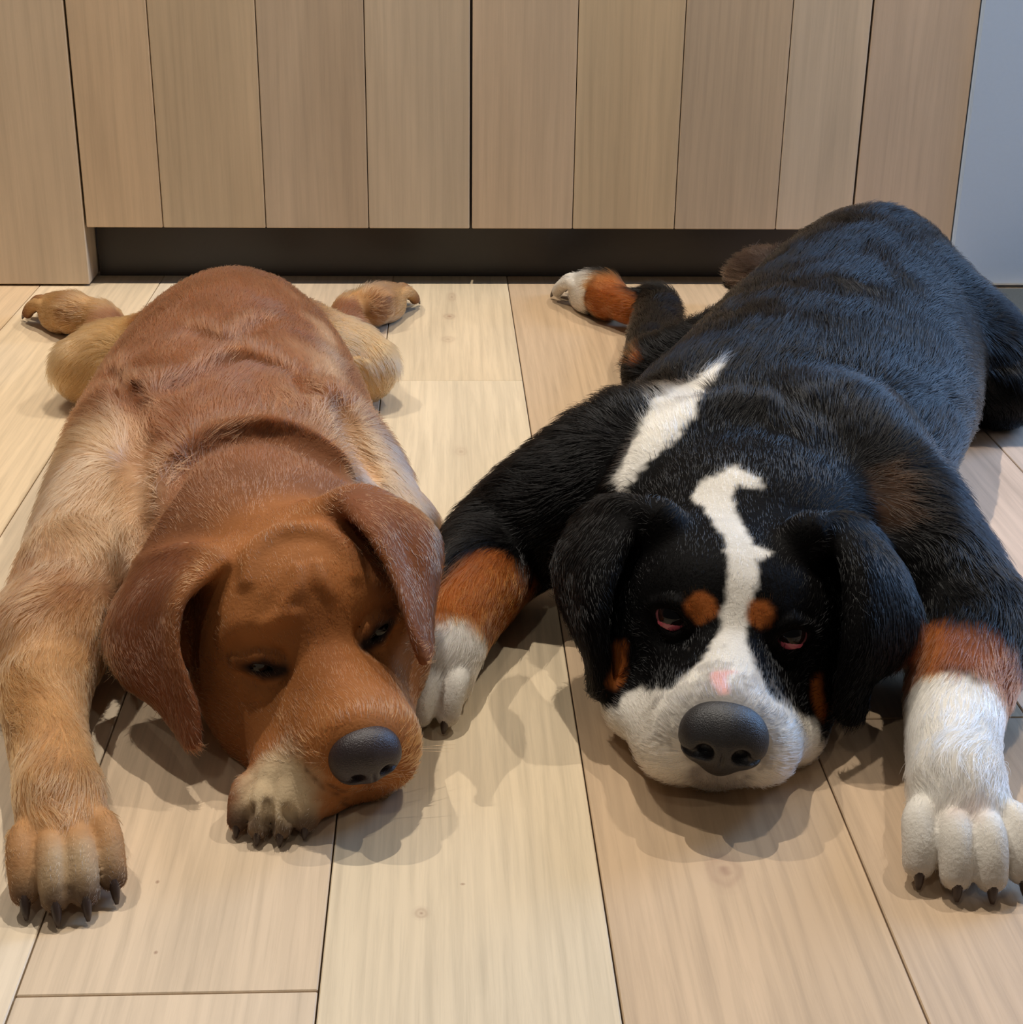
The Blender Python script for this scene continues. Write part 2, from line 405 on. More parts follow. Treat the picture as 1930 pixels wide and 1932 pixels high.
def vnoise(p, scale, seed=0):
    """smooth value noise in [-1, 1]"""
    p = np.asarray(p) * scale; i = np.floor(p).astype(np.int64); f = p - i; f = f * f * (3 - 2 * f); r = 0
    for dx in (0, 1):
        for dy in (0, 1):
            for dz in (0, 1):
                h = ((i[:, 0] + dx) * 73856093) ^ ((i[:, 1] + dy) * 19349663) ^ ((i[:, 2] + dz) * 83492791) ^ (seed * 2654435761)
                h = (h ^ (h >> 13)) * 1274126177 & 0x7fffffff
                w = (f[:, 0] if dx else 1 - f[:, 0]) * (f[:, 1] if dy else 1 - f[:, 1]) * (f[:, 2] if dz else 1 - f[:, 2])
                r = r + w * ((h % 65536) / 32768.0 - 1)
    return r
def seg_dist(p, pts):
    """distance of points to a tapered polyline given as [(xyz, radius)...] (negative inside)"""
    d = np.full(len(p), 9.0)
    if len(pts) == 1: return np.linalg.norm(p - pts[0][0], axis=1) - pts[0][1]
    for (a, ra), (b, rb) in zip(pts[:-1], pts[1:]):
        a = np.asarray(a); b = np.asarray(b); ab = b - a
        t = np.clip(((p - a) @ ab) / (ab @ ab + 1e-12), 0, 1)
        d = np.minimum(d, np.linalg.norm(p - a - t[:, None] * ab, axis=1) - (ra + (rb - ra) * t))
    return d
class Coat:
    """pigment and painted-in light of a coat: patches laid on the animal's own surface"""
    def __init__(s, base): s.base = lin(base); s.patches = []
    def patch(s, pts, rgb, soft=0.006, rag=0.004, amt=1.0): s.patches.append((pts, lin(rgb), soft, rag, amt))
    def color(s, p):
        C = np.tile(s.base, (len(p), 1)); n1 = vnoise(p, 90, 3) * 0.6 + vnoise(p, 260, 5) * 0.4
        for pts, c, soft, rag, amt in s.patches:
            lo = np.min([q for q, r in pts], 0); hi = np.max([q for q, r in pts], 0); m = max(r for q, r in pts) + soft + rag + .01
            sel = np.where(np.all((p > lo - m) & (p < hi + m), axis=1))[0]
            if not len(sel): continue
            d = seg_dist(p[sel], pts) + n1[sel] * rag
            w = np.clip(0.5 - d / (2 * soft), 0, 1); w = (w * w * (3 - 2 * w) * amt)[:, None]
            C[sel] = C[sel] * (1 - w) + c * w
        return np.clip(C * (1 + 0.10 * vnoise(p, 35, 9) + 0.06 * vnoise(p, 150, 11))[:, None], 0, 1)
def fur_material(name, rough, spec):
    w = NT(name); at = w.n('ShaderNodeAttribute', attribute_name='coat')
    w.l(at.outputs['Color'], w.b.inputs['Base Color']); w.b.inputs['Roughness'].default_value = rough
    w.b.inputs['Specular IOR Level'].default_value = spec
    n = w.n('ShaderNodeTexNoise', i_Scale=420.0, i_Detail=3.0); tc = w.n('ShaderNodeTexCoord'); w.l(tc.outputs['Object'], n.inputs['Vector'])
    bp = w.n('ShaderNodeBump', i_Strength=0.35, i_Distance=0.0015); w.l(n.outputs['Fac'], bp.inputs['Height']); w.l(bp.outputs[0], w.b.inputs['Normal'])
    return w.m
def strand_material(name, rough, radial, shift=0.05, ior=1.42):
    w = NT(name); at = w.n('ShaderNodeAttribute', attribute_name='coat')
    hb = w.n('ShaderNodeBsdfHairPrincipled', model='CHIANG', parametrization='COLOR')
    w.l(at.outputs['Color'], hb.inputs['Color']); hb.inputs['Roughness'].default_value = rough
    hb.inputs['Radial Roughness'].default_value = radial; hb.inputs['Random Roughness'].default_value = 0.2
    hb.inputs['Offset'].default_value = shift; hb.inputs['IOR'].default_value = ior
    w.l(hb.outputs[0], w.out.inputs['Surface'])
    return w.m
def grow_fur(name, V, Q, N, area, coat, count, flow, length, mat, parent, lift=0.35, rad=0.00022, seg=5, clump=0.5, skip=None):
    """short coat as real hair strands: flow(p, n) -> lie direction, length(p) -> strand length"""
    cdf = np.cumsum(area); cdf /= cdf[-1]
    f = np.searchsorted(cdf, rng.random(count)); a, b = rng.random((2, count, 1))
    q = Q[f]
    def bil(A): return (A[q[:, 0]] * (1 - a) + A[q[:, 1]] * a) * (1 - b) + (A[q[:, 3]] * (1 - a) + A[q[:, 2]] * a) * b
    p = bil(V); n = bil(N); n /= np.linalg.norm(n, axis=1)[:, None]
    keep = p[:, 2] > 0.004
    if skip is not None: keep &= ~skip(p)
    p, n = p[keep], n[keep]; M = len(p)
    d = flow(p, n)
    d = d + np.stack([vnoise(p, 45, 21), vnoise(p, 45, 22), vnoise(p, 45, 23)], 1) * 0.30 + np.stack([vnoise(p, 17, 27), vnoise(p, 17, 28), vnoise(p, 17, 29)], 1) * 0.5 * np.clip((length(p) - .008) / .012, 0, 1)[:, None] + np.stack([vnoise(p, 140, 24), vnoise(p, 140, 25), vnoise(p, 140, 26)], 1) * 0.28 * clump + rng.normal(0, 0.10, (M, 3))
    d -= n * np.sum(d * n, 1)[:, None]; d /= np.linalg.norm(d, axis=1)[:, None] + 1e-9
    ln = (length(p) * rng.uniform(0.65, 1.15, M))[:, None]
    lf = (lift * (1 + 0.5 * vnoise(p, 60, 31)) * rng.uniform(0.6, 1.4, M))[:, None]
    t = np.linspace(0, 1, seg)
    pts = np.zeros((M, seg, 3), np.float32)
    for i, s_ in enumerate(t):
        pts[:, i] = p - n * 0.0006 + d * ln * s_ + n * ln * lf * (s_ - 0.62 * s_ * s_)
    pts[:, :, 2] = np.maximum(pts[:, :, 2], 0.0008)
    C = coat.color(p) * rng.uniform(0.88, 1.12, (M, 1))
    hc = bpy.data.hair_curves.new(name)
    hc.add_curves([seg] * M)
    hc.attributes['position'].data.foreach_set('vector', pts.ravel()) if 'position' in hc.attributes else hc.points.foreach_set('position', pts.ravel())
    ra = hc.attributes.get('radius') or hc.attributes.new('radius', 'FLOAT', 'POINT')
    ra.data.foreach_set('value', np.tile((rad * (1 - 0.8 * t ** 1.5)).astype(np.float32), M))
    ca = hc.attributes.new('coat', 'FLOAT_COLOR', 'CURVE')
    ca.data.foreach_set('color', np.concatenate([np.clip(C, 0, 1), np.ones((M, 1))], 1).astype(np.float32).ravel())
    hc.materials.append(mat)
    o = bpy.data.objects.new(name, hc); COL.objects.link(o); o.parent = parent; o['kind'] = 'stuff'
    return o
def coat_mesh(name, V, Q, coat, mat, parent):
    me = np_mesh(name, V, Q); C = coat.color(V)
    at = me.color_attributes.new('coat', 'FLOAT_COLOR', 'POINT')
    at.data.foreach_set('color', np.concatenate([C, np.ones((len(C), 1))], 1).astype(np.float32).ravel())
    return obj(name, me, mat, parent)
def guide_flow(guides):
    """lie of the coat: inverse-distance blend of guide strokes [(from, to)]"""
    G = np.array([(np.asarray(a) + np.asarray(b)) / 2 for a, b in guides]); D = np.array([np.asarray(b) - np.asarray(a) for a, b in guides])
    D /= np.linalg.norm(D, axis=1)[:, None]
    def flow(p, n):
        out = np.zeros_like(p)
        for i0 in range(0, len(p), 40000):
            q = p[i0:i0 + 40000]; w = 1 / (((q[:, None] - G) ** 2).sum(2) + 4e-4) ** 2
            out[i0:i0 + 40000] = (w @ D) / w.sum(1)[:, None]
        return out
    return flow
# ------------------------------------------------------------------ paws and claws
def paw(F, wrist, tip, width, height, claws, k=0.006, splay=1.0, roll=0.0):
    """four-toed paw from the wrist joint to the middle toe tip, lying on the floor"""
    wrist = np.asarray(wrist, float); tip = np.asarray(tip, float)
    f = tip - wrist; L = np.linalg.norm(f[:2]); f = np.array([f[0], f[1], 0]) / L
    s = np.array([f[1], -f[0], 0.0]); up = np.array([0, 0, 1.0])
    base = np.array([tip[0], tip[1], 0.0]) - f * L
    def at(x, y, z): return base + s * x * width + f * y * L + up * z * height
    R = np.stack([s, f, up], 1)
    F.chain([(wrist, height * .50), (at(0, .20, .54), height * .50), (at(0, .36, .46), height * .42)], 0.012, smooth=3)
    for x in (-.22, 0, .22): F.ell(at(x, .36, .42), (width * .22, L * .25, height * .41), 0.012, R)
    for i, (x, e) in enumerate([(-.385, -.135), (-.128, 0), (.128, 0), (.385, -.135)]):
        w = width * .138
        F.chain([(at(x * .70, .30 + e * .4, .50), w * .95), (at(x * .90, .52 + e * .8, .64), w * 1.02), (at(x * splay, .70 + e, .62), w * 1.04), (at(x * splay, .84 + e, .46), w * 1.06), (at(x * splay * 1.02, .925 + e, .28), w * .98)], .0022, smooth=3)
        claws.append((at(x * splay * 1.03, .965 + e, .32), at(x * splay * 1.04, 1.075 + e, .05), w * .50))
def claw_mesh(a, b, r):
    a = Vector(a); b = Vector(b); ax = (b - a); q = ax.to_track_quat('Z', 'Y').to_matrix()
    bm = bmesh.new(); rings = []
    for i, t in enumerate((-0.25, 0.15, 0.5, 0.8, 1.0)):
        rr = r * (1.0, 1.0, .86, .62, .28)[i]; c = a + ax * t + Vector((0, 0, 0.18 * ax.length * (t - t * t)))
        rings.append([bm.verts.new(c + q @ Vector((rr * math.cos(6.2832 * j / 10) * .8, rr * math.sin(6.2832 * j / 10), 0))) for j in range(10)])
    for r0, r1 in zip(rings[:-1], rings[1:]):
        for j in range(10): bm.faces.new((r0[j], r0[(j + 1) % 10], r1[(j + 1) % 10], r1[j]))
    bm.faces.new(rings[-1]); bm.faces.new(rings[0][::-1])
    for fc in bm.faces: fc.smooth = True
    bmesh.ops.recalc_face_normals(bm, faces=bm.faces[:])
    return bm
def make_nose(name, T, R, c, w, mat, parent, tilt=0.0):
    """leather nose with two nostrils and a median groove; c centre in head space"""
    G = Field((-w * 1.5, -w * 1.5, -w * 1.5), (w * 1.5, w * 1.5, w * 1.5), w / 26)
    G.ell((0, 0, .14 * w), (w * .96, w * .66, w * .70), 0.0)
    G.ell((0, -.16 * w, -.1 * w), (w * .52, w * .58, w * .62), w * .3)
    for sg in (-1, 1): G.ell((sg * .50 * w, -.12 * w, -.10 * w), (w * .46, w * .50, w * .50), w * .25)
    G.ell((0, .1 * w, -.55 * w), (w * .42, w * .42, w * .40), w * .3)
    for sg in (-1, 1):
        G.ell((sg * .40 * w, -.62 * w, -.16 * w), (w * .20, w * .30, w * .17), w * .12, sub=True)
        G.chain([((sg * .46 * w, -.60 * w, -.22 * w), w * .09), ((sg * .74 * w, -.44 * w, -.30 * w), w * .07), ((sg * .95 * w, -.1 * w, -.26 * w), w * .05)], w * .08, sub=True)
    G.cone((0, -.78 * w, .0), (0, -.5 * w, -.95 * w), w * .035, w * .05, w * .05, sub=True)
    V, Q = G.mesh(); Rt = rotvec((tilt, 0, 0))
    V = (V @ Rt.T + np.asarray(c)) @ R.T + T
    return obj(name, np_mesh(name, V, Q), mat, parent)
def sphere_bm(c, r, sc=(1, 1, 1), R=None, u=28, v=18):
    bm = bmesh.new(); bmesh.ops.create_uvsphere(bm, u_segments=u, v_segments=v, radius=r)
    for vt in bm.verts:
        q = np.array(vt.co) * np.array(sc); q = q if R is None else R @ q
        vt.co = Vector(q + np.asarray(c))
    for fc in bm.faces: fc.smooth = True
    return bm
def eye_material(name, iris, white, axis_dir, centre, r_iris, r_pup):
    w = NT(name); g = w.n('ShaderNodeNewGeometry')
    d = w.n('ShaderNodeVectorMath', operation='SUBTRACT'); w.l(g.outputs['Position'], d.inputs[0]); d.inputs[1].default_value = tuple(centre)
    nn = w.n('ShaderNodeVectorMath', operation='NORMALIZE'); w.l(d.outputs[0], nn.inputs[0])
    dt = w.n('ShaderNodeVectorMath', operation='DOT_PRODUCT'); w.l(nn.outputs[0], dt.inputs[0]); dt.inputs[1].default_value = tuple(axis_dir)
    c = w.ramp(dt.outputs['Value'], [(0.0, L4(*white)), (r_iris - .02, L4(*white)), (r_iris, L4(12, 8, 6)), (r_iris + .02, L4(*iris)), (r_pup, L4(*iris)), (min(r_pup + .02, 1), L4(4, 3, 3))])
    w.l(c, w.b.inputs['Base Color']); w.b.inputs['Roughness'].default_value = 0.05; w.b.inputs['Specular IOR Level'].default_value = 0.3
    return w.m
def whiskers(roots, length, rgb, parent):
    hc = bpy.data.hair_curves.new('whiskers'); hc.add_curves([7] * len(roots)); pts = []
    for p, d in roots:
        d = d / np.linalg.norm(d); ln = length * rng.uniform(.7, 1.2)
        for t in np.linspace(0, 1, 7): pts.append(p + d * ln * t + np.array([0, .10, -.12]) * ln * t * t)
    hc.attributes['position'].data.foreach_set('vector', np.array(pts, np.float32).ravel())
    ra = hc.attributes.get('radius') or hc.attributes.new('radius', 'FLOAT', 'POINT')
    ra.data.foreach_set('value', np.tile(np.linspace(.00030, .00006, 7).astype(np.float32), len(roots)))
    hc.materials.append(plain('whisker', rgb, .4))
    o = bpy.data.objects.new('whiskers', hc); COL.objects.link(o); o.parent = parent; o['kind'] = 'stuff'
M_CLAW = plain('dark_claw', (58, 44, 38), 0.4, 0.5, 0.1)
M_NOSE = plain('nose_leather', (44, 33, 34), 0.40, 0.5, 0.25, 0.5, 1100.0)
M_NOSEB = plain('black_nose_leather', (28, 26, 28), 0.42, 0.5, 0.25, 0.5, 1100.0)

# ------------------------------------------------------------------ fox-red dog
def build_red_dog():
    root = empty('dog', (-0.2, 1.35, 0)); tag(root, 'fox-red short-haired dog sprawled flat with chin resting on its own paw', 'dog')
    T = np.array([-0.0886, 0.9704, 0.0830]); R = rotvec((-0.0308, -0.1656, 0.3068))
    h = lambda x, y, z: R @ np.array([x, y, z]) + T
    F = Field((-0.70, 0.68, -0.012), (0.16, 2.20, 0.225))
    claws = []
    # torso
    F.loft([(1.10, -.150, .080, .095, .070, .080), (1.22, -.172, .080, .120, .085, .080), (1.33, -.200, .080, .138, .090, .080), (1.48, -.212, .075, .140, .097, .075),
            (1.62, -.224, .072, .122, .102, .072), (1.72, -.232, .068, .104, .090, .068), (1.82, -.240, .055, .080, .064, .055), (1.90, -.250, .040, .045, .030, .040)], 0.03, 1.85)
    F.chain([((-.258, 1.86, .060), .030), ((-.262, 1.95, .035), .024), ((-.25, 2.05, .022), .018), ((-.22, 2.13, .016), .012)], 0.03, smooth=4)   # tail on the floor behind
    # shoulders and forelegs
    F.chain([(P(270, 850, z=.105), .064), (P(222, 940, z=.092), .057), (P(172, 1050, z=.072), .051), (P(118, 1160, z=.054), .045), (P(90, 1215, z=.048), .042)], 0.03, smooth=4)
    F.chain([(P(95, 1200, z=.048), .043), (P(84, 1290, z=.040), .0345), (P(88, 1380, z=.034), .0275), (P(112, 1500, z=.034), .0265)], 0.012, smooth=4)
    paw(F, P(113, 1505, z=.032), P(138, 1738, z=.0), .066, .050, claws)
    F.chain([(P(580, 850, z=.105), .064), (P(650, 910, z=.085), .052), (P(715, 1000, z=.06), .043)], 0.03, smooth=4)
    F.chain([(P(735, 1010, z=.05), .042), (P(700, 1200, z=.035), .032), (P(590, 1400, z=.024), .022), (P(534, 1465, z=.020), .018)], 0.01, smooth=4)
    paw(F, P(534, 1455, z=.019), P(508, 1594, z=.0), .056, .037, claws)
    def groove(pix, r, k=.004):
        q = [F.hit(*a) for a in pix]; q = [x for x in q if x is not None]
        if len(q) > 1: F.chain([(x, r * (.4 + .6 * i / (len(q) - 1))) for i, x in enumerate(q)], k, smooth=4, sub=True)
        return q
    toe_gaps = [groove(g_, .0032) for g_ in ([(505, 1512), (507, 1540), (508, 1565), (508, 1588)], [(474, 1520), (466, 1545), (463, 1568), (463, 1582)], [(540, 1522), (548, 1545), (552, 1566), (553, 1580)])]
    # haunches, hocks and hind feet
    for pts, pw in (([(P(310, 690, z=.055), .052), (P(225, 685, z=.050), .050), (P(167, 697, z=.043), .0405)], ((203, 606), (140, 592), (66, 592))),
                    ([(P(570, 680, z=.055), .055), (P(630, 680, z=.052), .052), (P(682, 693, z=.045), .0415)], ((654, 590), (705, 577), (768, 566)))):
        F.chain(pts, 0.03, smooth=4)
        hock = P(*pw[0], z=.030); mid = P(*pw[1], z=.032); toe = P(*pw[2], z=.004)
        F.chain([(pts[-1][0], .036), (hock * .5 + pts[-1][0] * .5 - np.array([0, 0, .012]), .026), (hock, .021), (mid, .020)], 0.008, smooth=4)
        paw(F, mid, toe, .054, .052, claws)
    # neck with its loose scruff
    F.ell((-.150, 1.115, .078), (.098, .105, .090), 0.02)
    F.ell((-.158, 1.175, .090), (.098, .055, .078), 0.012)
    F.chain([(P(275, 985, d=1.20), .014), (P(330, 905, d=1.235), .020), (P(420, 850, d=1.255), .022), (P(520, 838, d=1.26), .022), (P(620, 880, d=1.24), .018)], 0.014, smooth=5)
    def crease(pix, r, k):
        q = [F.hit(*a) for a in pix]; F.chain([(x, r * (1 if 0 < i < len(q) - 1 else .3)) for i, x in enumerate(q) if x is not None], k, smooth=5, sub=True)
    crease([(262, 1000), (300, 930), (352, 868), (425, 826), (505, 812), (585, 834), (655, 885)], .0045, .022)
    crease([(310, 735), (380, 700), (450, 672), (540, 700), (590, 745)], .003, .020); crease([(360, 620), (430, 640), (500, 605)], .0025, .018)
    crease([(205, 700), (250, 760), (262, 860), (252, 960), (256, 1060)], .004, .018); crease([(640, 760), (668, 830), (700, 890)], .003, .016)
    # head
    g = F.local(T - .21, T + .21)
    g.ell(h(0, .065, .010), (.074, .085, .066), .0, R); g.ell(h(0, .02, .012), (.062, .045, .050), .02, R)
    for s in (-1, 1):
        g.ell(h(s * .046, .040, -.035), (.042, .058, .046), .03, R)
        g.cone(h(s * .018, .0, -.034), h(s * .017, -.080, -.040), .032, .026, .02)
        if s < 0:      # the lip on this side is pushed out by the paw it lies on
            g.cone(h(-.044, .010, -.056), h(-.028, -.066, -.060), .034, .026, .016); g.ell(h(-.030, -.055, -.064), (.026, .042, .026), .014, R)
        else:
            g.cone(h(.036, .010, -.052), h(.018, -.066, -.056), .028, .022, .016); g.ell(h(.019, -.062, -.060), (.021, .038, .024), .012, R)
        g.ell(h(s * .033, .008, .030), (.021, .016, .010), .012, R)
    g.cone(h(0, .005, -.004), h(0, -.090, -.026), .026, .0205, .02)
    g.cone(h(0, .04, -.065), h(0, -.062, -.078), .036, .018, .018)
    g.ell(h(0, -.094, -.038), (.022, .014, .026), .01, R)
    for s in (-1, 1):
        g.ell(h(s * .041, -.020, .003), (.016, .014, .011), .012, R, sub=True)                      # eye hollow
        g.chain([(h(s * .025, -.022, -.000), .0042), (h(s * .039, -.0185, .0105), .0052), (h(s * .056, -.006, .008), .0042)], .004, smooth=4)   # upper lid
        g.chain([(h(s * .025, -.022, -.001), .0036), (h(s * .040, -.0175, -.0050), .0042), (h(s * .056, -.006, .006), .0036)], .004, smooth=4)  # lower lid
        g.chain([(h(s * .018, -.014, .018), .0035), (h(s * .030, -.0095, .029), .0050), (h(s * .046, -.003, .030), .0050), (h(s * .060, .006, .021), .0035)], .008, smooth=4)   # brow fold
        g.chain([(h(s * .024, -.030, -.010), .0025), (h(s * .038, -.020, -.018), .0035), (h(s * .054, -.006, -.012), .0025)], .008, smooth=4)     # pouch under the eye
    # wrinkles over the forehead: raised rolls with furrows between
    def roll(pix, r, k=.008, sub=False):
        pts = [g.hit(*a) for a in pix]; pts = [(p, r * (1 if 0 < i < len(pix) - 1 else .5)) for i, p in enumerate(pts) if p is not None]
        if len(pts) > 1: g.chain(pts, k, smooth=5, sub=sub)
    roll([(468, 1095), (480, 1048), (520, 1012), (568, 1003), (618, 1012), (655, 1042), (672, 1085)], .0068, .010)
    roll([(540, 1140), (562, 1110), (564, 1075)], .0038); roll([(622, 1120), (606, 1095), (598, 1068)], .0038)
    roll([(500, 1180), (530, 1165), (556, 1160)], .0036); 
    for s in (-1, 1): g.chain([(h(s * .004, -.1085, -.067), .0026), (h(s * .022, -.104, -.078), .0028), (h(s * .040, -.085, -.086), .0028), (h(s * .056, -.045, -.088), .0020)], .003, smooth=5, sub=True)   # lip line
    g.cone(h(0, -.118, -.052), h(0, -.106, -.070), .0016, .0016, .004, sub=True)
    F.merge(g, .016)
    # lip line
    # ears: folded flaps hanging beside the cheeks
    F.chain([(P(470, 1075, d=1.12), .016), (P(420, 1062, d=1.098), .0125), (P(350, 1058, d=1.115), .0105), (P(285, 1080, d=1.15), .009)], .020, smooth=4)
    F.chain([(P(610, 985, d=1.13), .016), (P(648, 952, d=1.118), .0125), (P(690, 945, d=1.135), .0105), (P(740, 965, d=1.165), .009)], .020, smooth=4)
    F.sheet([[P(262, 1080, d=1.150), P(315, 1055, d=1.125), P(375, 1048, d=1.098), P(425, 1062, d=1.080)],
             [P(216, 1150, d=1.140), P(268, 1138, d=1.105), P(322, 1120, d=1.085), P(348, 1128, d=1.062)],
             [P(198, 1212, d=1.135), P(252, 1222, d=1.098), P(305, 1212, d=1.078), P(332, 1205, d=1.055)],
             [P(226, 1278, d=1.12), P(272, 1290, d=1.088), P(318, 1285, d=1.070), P(350, 1278, d=1.050)],
             [P(296, 1328, d=1.10), P(320, 1340, d=1.078), P(345, 1342, d=1.060), P(370, 1335, d=1.048)],
             [P(345, 1378, d=1.07), P(352, 1398, d=1.060), P(362, 1406, d=1.052), P(374, 1392, d=1.046)]], [.0085, .0062, .0050, .0046, .0046, .0042], .005)
    F.sheet([[P(640, 952, d=1.110), P(668, 938, d=1.118), P(705, 940, d=1.142), P(750, 965, d=1.170)],
             [P(692, 1000, d=1.078), P(728, 985, d=1.098), P(780, 980, d=1.118), P(806, 998, d=1.155)],
             [P(736, 1075, d=1.066), P(762, 1062, d=1.088), P(803, 1042, d=1.100), P(830, 1030, d=1.145)],
             [P(764, 1150, d=1.056), P(784, 1135, d=1.076), P(808, 1110, d=1.092), P(822, 1092, d=1.13)],
             [P(780, 1205, d=1.050), P(792, 1195, d=1.064), P(803, 1170, d=1.078), P(812, 1150, d=1.11)],
             [P(797, 1247, d=1.050), P(801, 1246, d=1.055), P(805, 1240, d=1.060), P(808, 1228, d=1.072)]], [.0085, .0062, .0050, .0046, .0044, .004], .005)
    # the cheek is pressed aside by the other dog's paw
    sl = F.box((-.13, .86, 0), (.12, 1.28, .13)); x, y, z = np.meshgrid(*[F.ax[i][sl[i]] for i in range(3)], indexing='ij')
    q = np.stack([x, y, z], -1); inside = np.all((q > TRI.lo) & (q < TRI.lo + TRI.res * (TRI.n - 1)), axis=-1)
    F.F[sl] = np.where(inside, np.maximum(F.F[sl], 0.003 - TRI.sample(q)), F.F[sl])
    F.floor_cut()
    V, Q = F.mesh(); N, A = vnormals(V, Q)
    H = lambda u, v: F.hit(u, v)
    coat = Coat((118, 75, 48))
    head_c = h(0, .03, 0)
    coat.patch([(h(0, .03, .0), .10), (h(0, -.1, -.05), .06)], (146, 92, 50), .03, .01)
    coat.patch([(h(0, -.005, .03), .022), (h(0, -.05, -.005), .018)], (112, 62, 28), .02, .004, .55)
    for a in ([(150, 840, .04), (160, 940, .055), (190, 1010, .04)], [(690, 850, .035), (740, 920, .045)]):  # paler shoulder patches: overhead lamp light put into the coat colour
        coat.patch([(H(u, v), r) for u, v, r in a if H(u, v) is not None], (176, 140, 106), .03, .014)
    coat.patch([(P(90, 1200, z=.04), .05), (P(84, 1290, z=.04), .045), (P(92, 1380, z=.034), .04), (P(112, 1500, z=.03), .04)], (172, 130, 88), .02, .01)
    coat.patch([(P(115, 1520, z=.02), .035), (P(135, 1620, z=.02), .05)], (170, 126, 84), .02, .01)
    coat.patch([(P(140, 1690, z=.02), .034)], (172, 146, 114), .015, .008)
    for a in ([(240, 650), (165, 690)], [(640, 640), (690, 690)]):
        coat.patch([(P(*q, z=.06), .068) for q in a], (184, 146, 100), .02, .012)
    for a in ([(205, 606), (66, 592)], [(655, 590), (768, 566)]):
        coat.patch([(P(*q, z=.025), .034) for q in a], (176, 136, 90), .02, .01)
    coat.patch([(P(525, 1490, z=.03), .025), (P(508, 1570, z=.02), .032)], (184, 162, 130), .012, .008)
    for net in ([(300, 1080), (260, 1180), (290, 1280), (360, 1390)], [(700, 960), (780, 1040), (800, 1140), (803, 1235)]):
        q = [H(*a) for a in net]; coat.patch([(x, .03) for x in q if x is not None], (112, 66, 42), .015, .006, .8)
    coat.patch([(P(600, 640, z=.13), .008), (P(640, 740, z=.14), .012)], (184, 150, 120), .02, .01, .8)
    for s in (-1, 1):
        coat.patch([(h(s * .023, -.026, -.001), .0040), (h(s * .040, -.02, .003), .0095), (h(s * .057, -.004, .007), .0040)], (34, 24, 20), .004, .002)
    coat.patch([(h(0, -.110, -.062), .006), (h(0, -.106, -.074), .005)], (60, 38, 28), .006, .003)
    for s in (-1, 1): coat.patch([(h(s * .004, -.110, -.068), .0022), (h(s * .022, -.106, -.078), .0022), (h(s * .042, -.087, -.085), .0022), (h(s * .058, -.045, -.088), .0016)], (52, 30, 20), .0025, .001)
    for i in range(3): coat.patch([(F.hit(578 + i * 14, 1452 + i * 16), .0011), (F.hit(625 + i * 10, 1482 + i * 16), .0011), (F.hit(652 + i * 5, 1494 + i * 14), .0011)], (66, 38, 22), .0016, .001, .8)
    for q in toe_gaps:
        if len(q) > 1: coat.patch([(x, .0022) for x in q], (58, 42, 34), .003, .002, .85)
    for (a, b, r) in claws: coat.patch([((a * .7 + b * .3), .011)], (70, 52, 44), .008, .005, .85)
    body = coat_mesh('body', V, Q, coat, fur_material('red_fur_skin', 0.7, 0.1), root)
    # lie of the coat
    g = []
    def stroke(*pts):
        for a, b in zip(pts[:-1], pts[1:]): g.append((a, b))
    for x in (-.03, 0, .03): stroke(h(x, -.09, -.02), h(x, -.03, .0), h(x, .02, .06), h(x, .09, .08), h(x, .15, .07))
    for s in (-1, 1): stroke(h(s * .04, -.07, -.06), h(s * .06, -.02, -.05), h(s * .08, .04, -.03), h(s * .08, .1, -.02))
    for u0 in (-.1, 0, .1): stroke((-.15 + u0 * .6, 1.12, .15), (-.19 + u0, 1.28, .17), (-.215 + u0, 1.48, .18), (-.23 + u0, 1.68, .16), (-.25 + u0 * .6, 1.85, .1))
    stroke(P(230, 860, z=.14), P(140, 980, z=.1), P(90, 1180, z=.07), P(90, 1380, z=.05), P(115, 1520, z=.04), P(140, 1730, z=.03))
    stroke(P(620, 860, z=.14), P(700, 930, z=.1), P(740, 1010, z=.07)); stroke(P(528, 1480, z=.03), P(508, 1592, z=.01))
    stroke(P(280, 640, z=.12), P(170, 680, z=.06), P(120, 730, z=.03)); stroke(P(590, 630, z=.12), P(690, 680, z=.06), P(730, 740, z=.03))
    stroke(P(205, 606, z=.04), P(66, 592, z=.03)); stroke(P(655, 590, z=.04), P(768, 566, z=.03))
    stroke(P(330, 1060, d=1.1), P(270, 1180, d=1.09), P(300, 1290, d=1.06), P(360, 1400, d=1.05)); stroke(P(690, 950, d=1.11), P(780, 1050, d=1.08), P(800, 1230, d=1.06))
    def length(p):
        dh = np.linalg.norm(p - head_c, axis=1)
        l = np.interp(dh, [.05, .13, .20], [.005, .009, .021])
        l = np.where(p[:, 2] < .045, np.minimum(l, .009), l)
        for (a, b, r) in claws: l = np.where(((p - a) ** 2).sum(1) < .04 ** 2, np.minimum(l, .0045), l)
        return l
    eyes = [h(s * .040, -.0055, .004) for s in (-1, 1)]
    nose_c = h(0, -.108, -.033)
    lips = [[(h(0, -.118, -.052), .001), (h(0, -.109, -.068), .0018), (h(s * .022, -.105, -.078), .0022), (h(s * .042, -.086, -.0855), .0022), (h(s * .057, -.045, -.088), .0015)] for s in (-1, 1)]
    skip = lambda p: (seg_dist(p, lips[0]) < .0012) | (seg_dist(p, lips[1]) < .0012) | (np.linalg.norm(p - eyes[0], axis=1) < .0155) | (np.linalg.norm(p - eyes[1], axis=1) < .0155) | (np.linalg.norm(p - nose_c, axis=1) < .022)
    grow_fur('fur', V, Q, N, A, coat, FUR_N, guide_flow(g), length, strand_material('red_fur', 0.34, 0.6, ior=1.38), root, 0.30, skip=skip)
    for s, e in zip((-1, 1), eyes):
        ax = R @ np.array([s * .25, -.95, -.05]); ax /= np.linalg.norm(ax)
        obj('eye', sphere_bm(e, .0135), eye_material('brown_eye', (30, 19, 14), (34, 26, 24), ax, e, .62, .86), root)
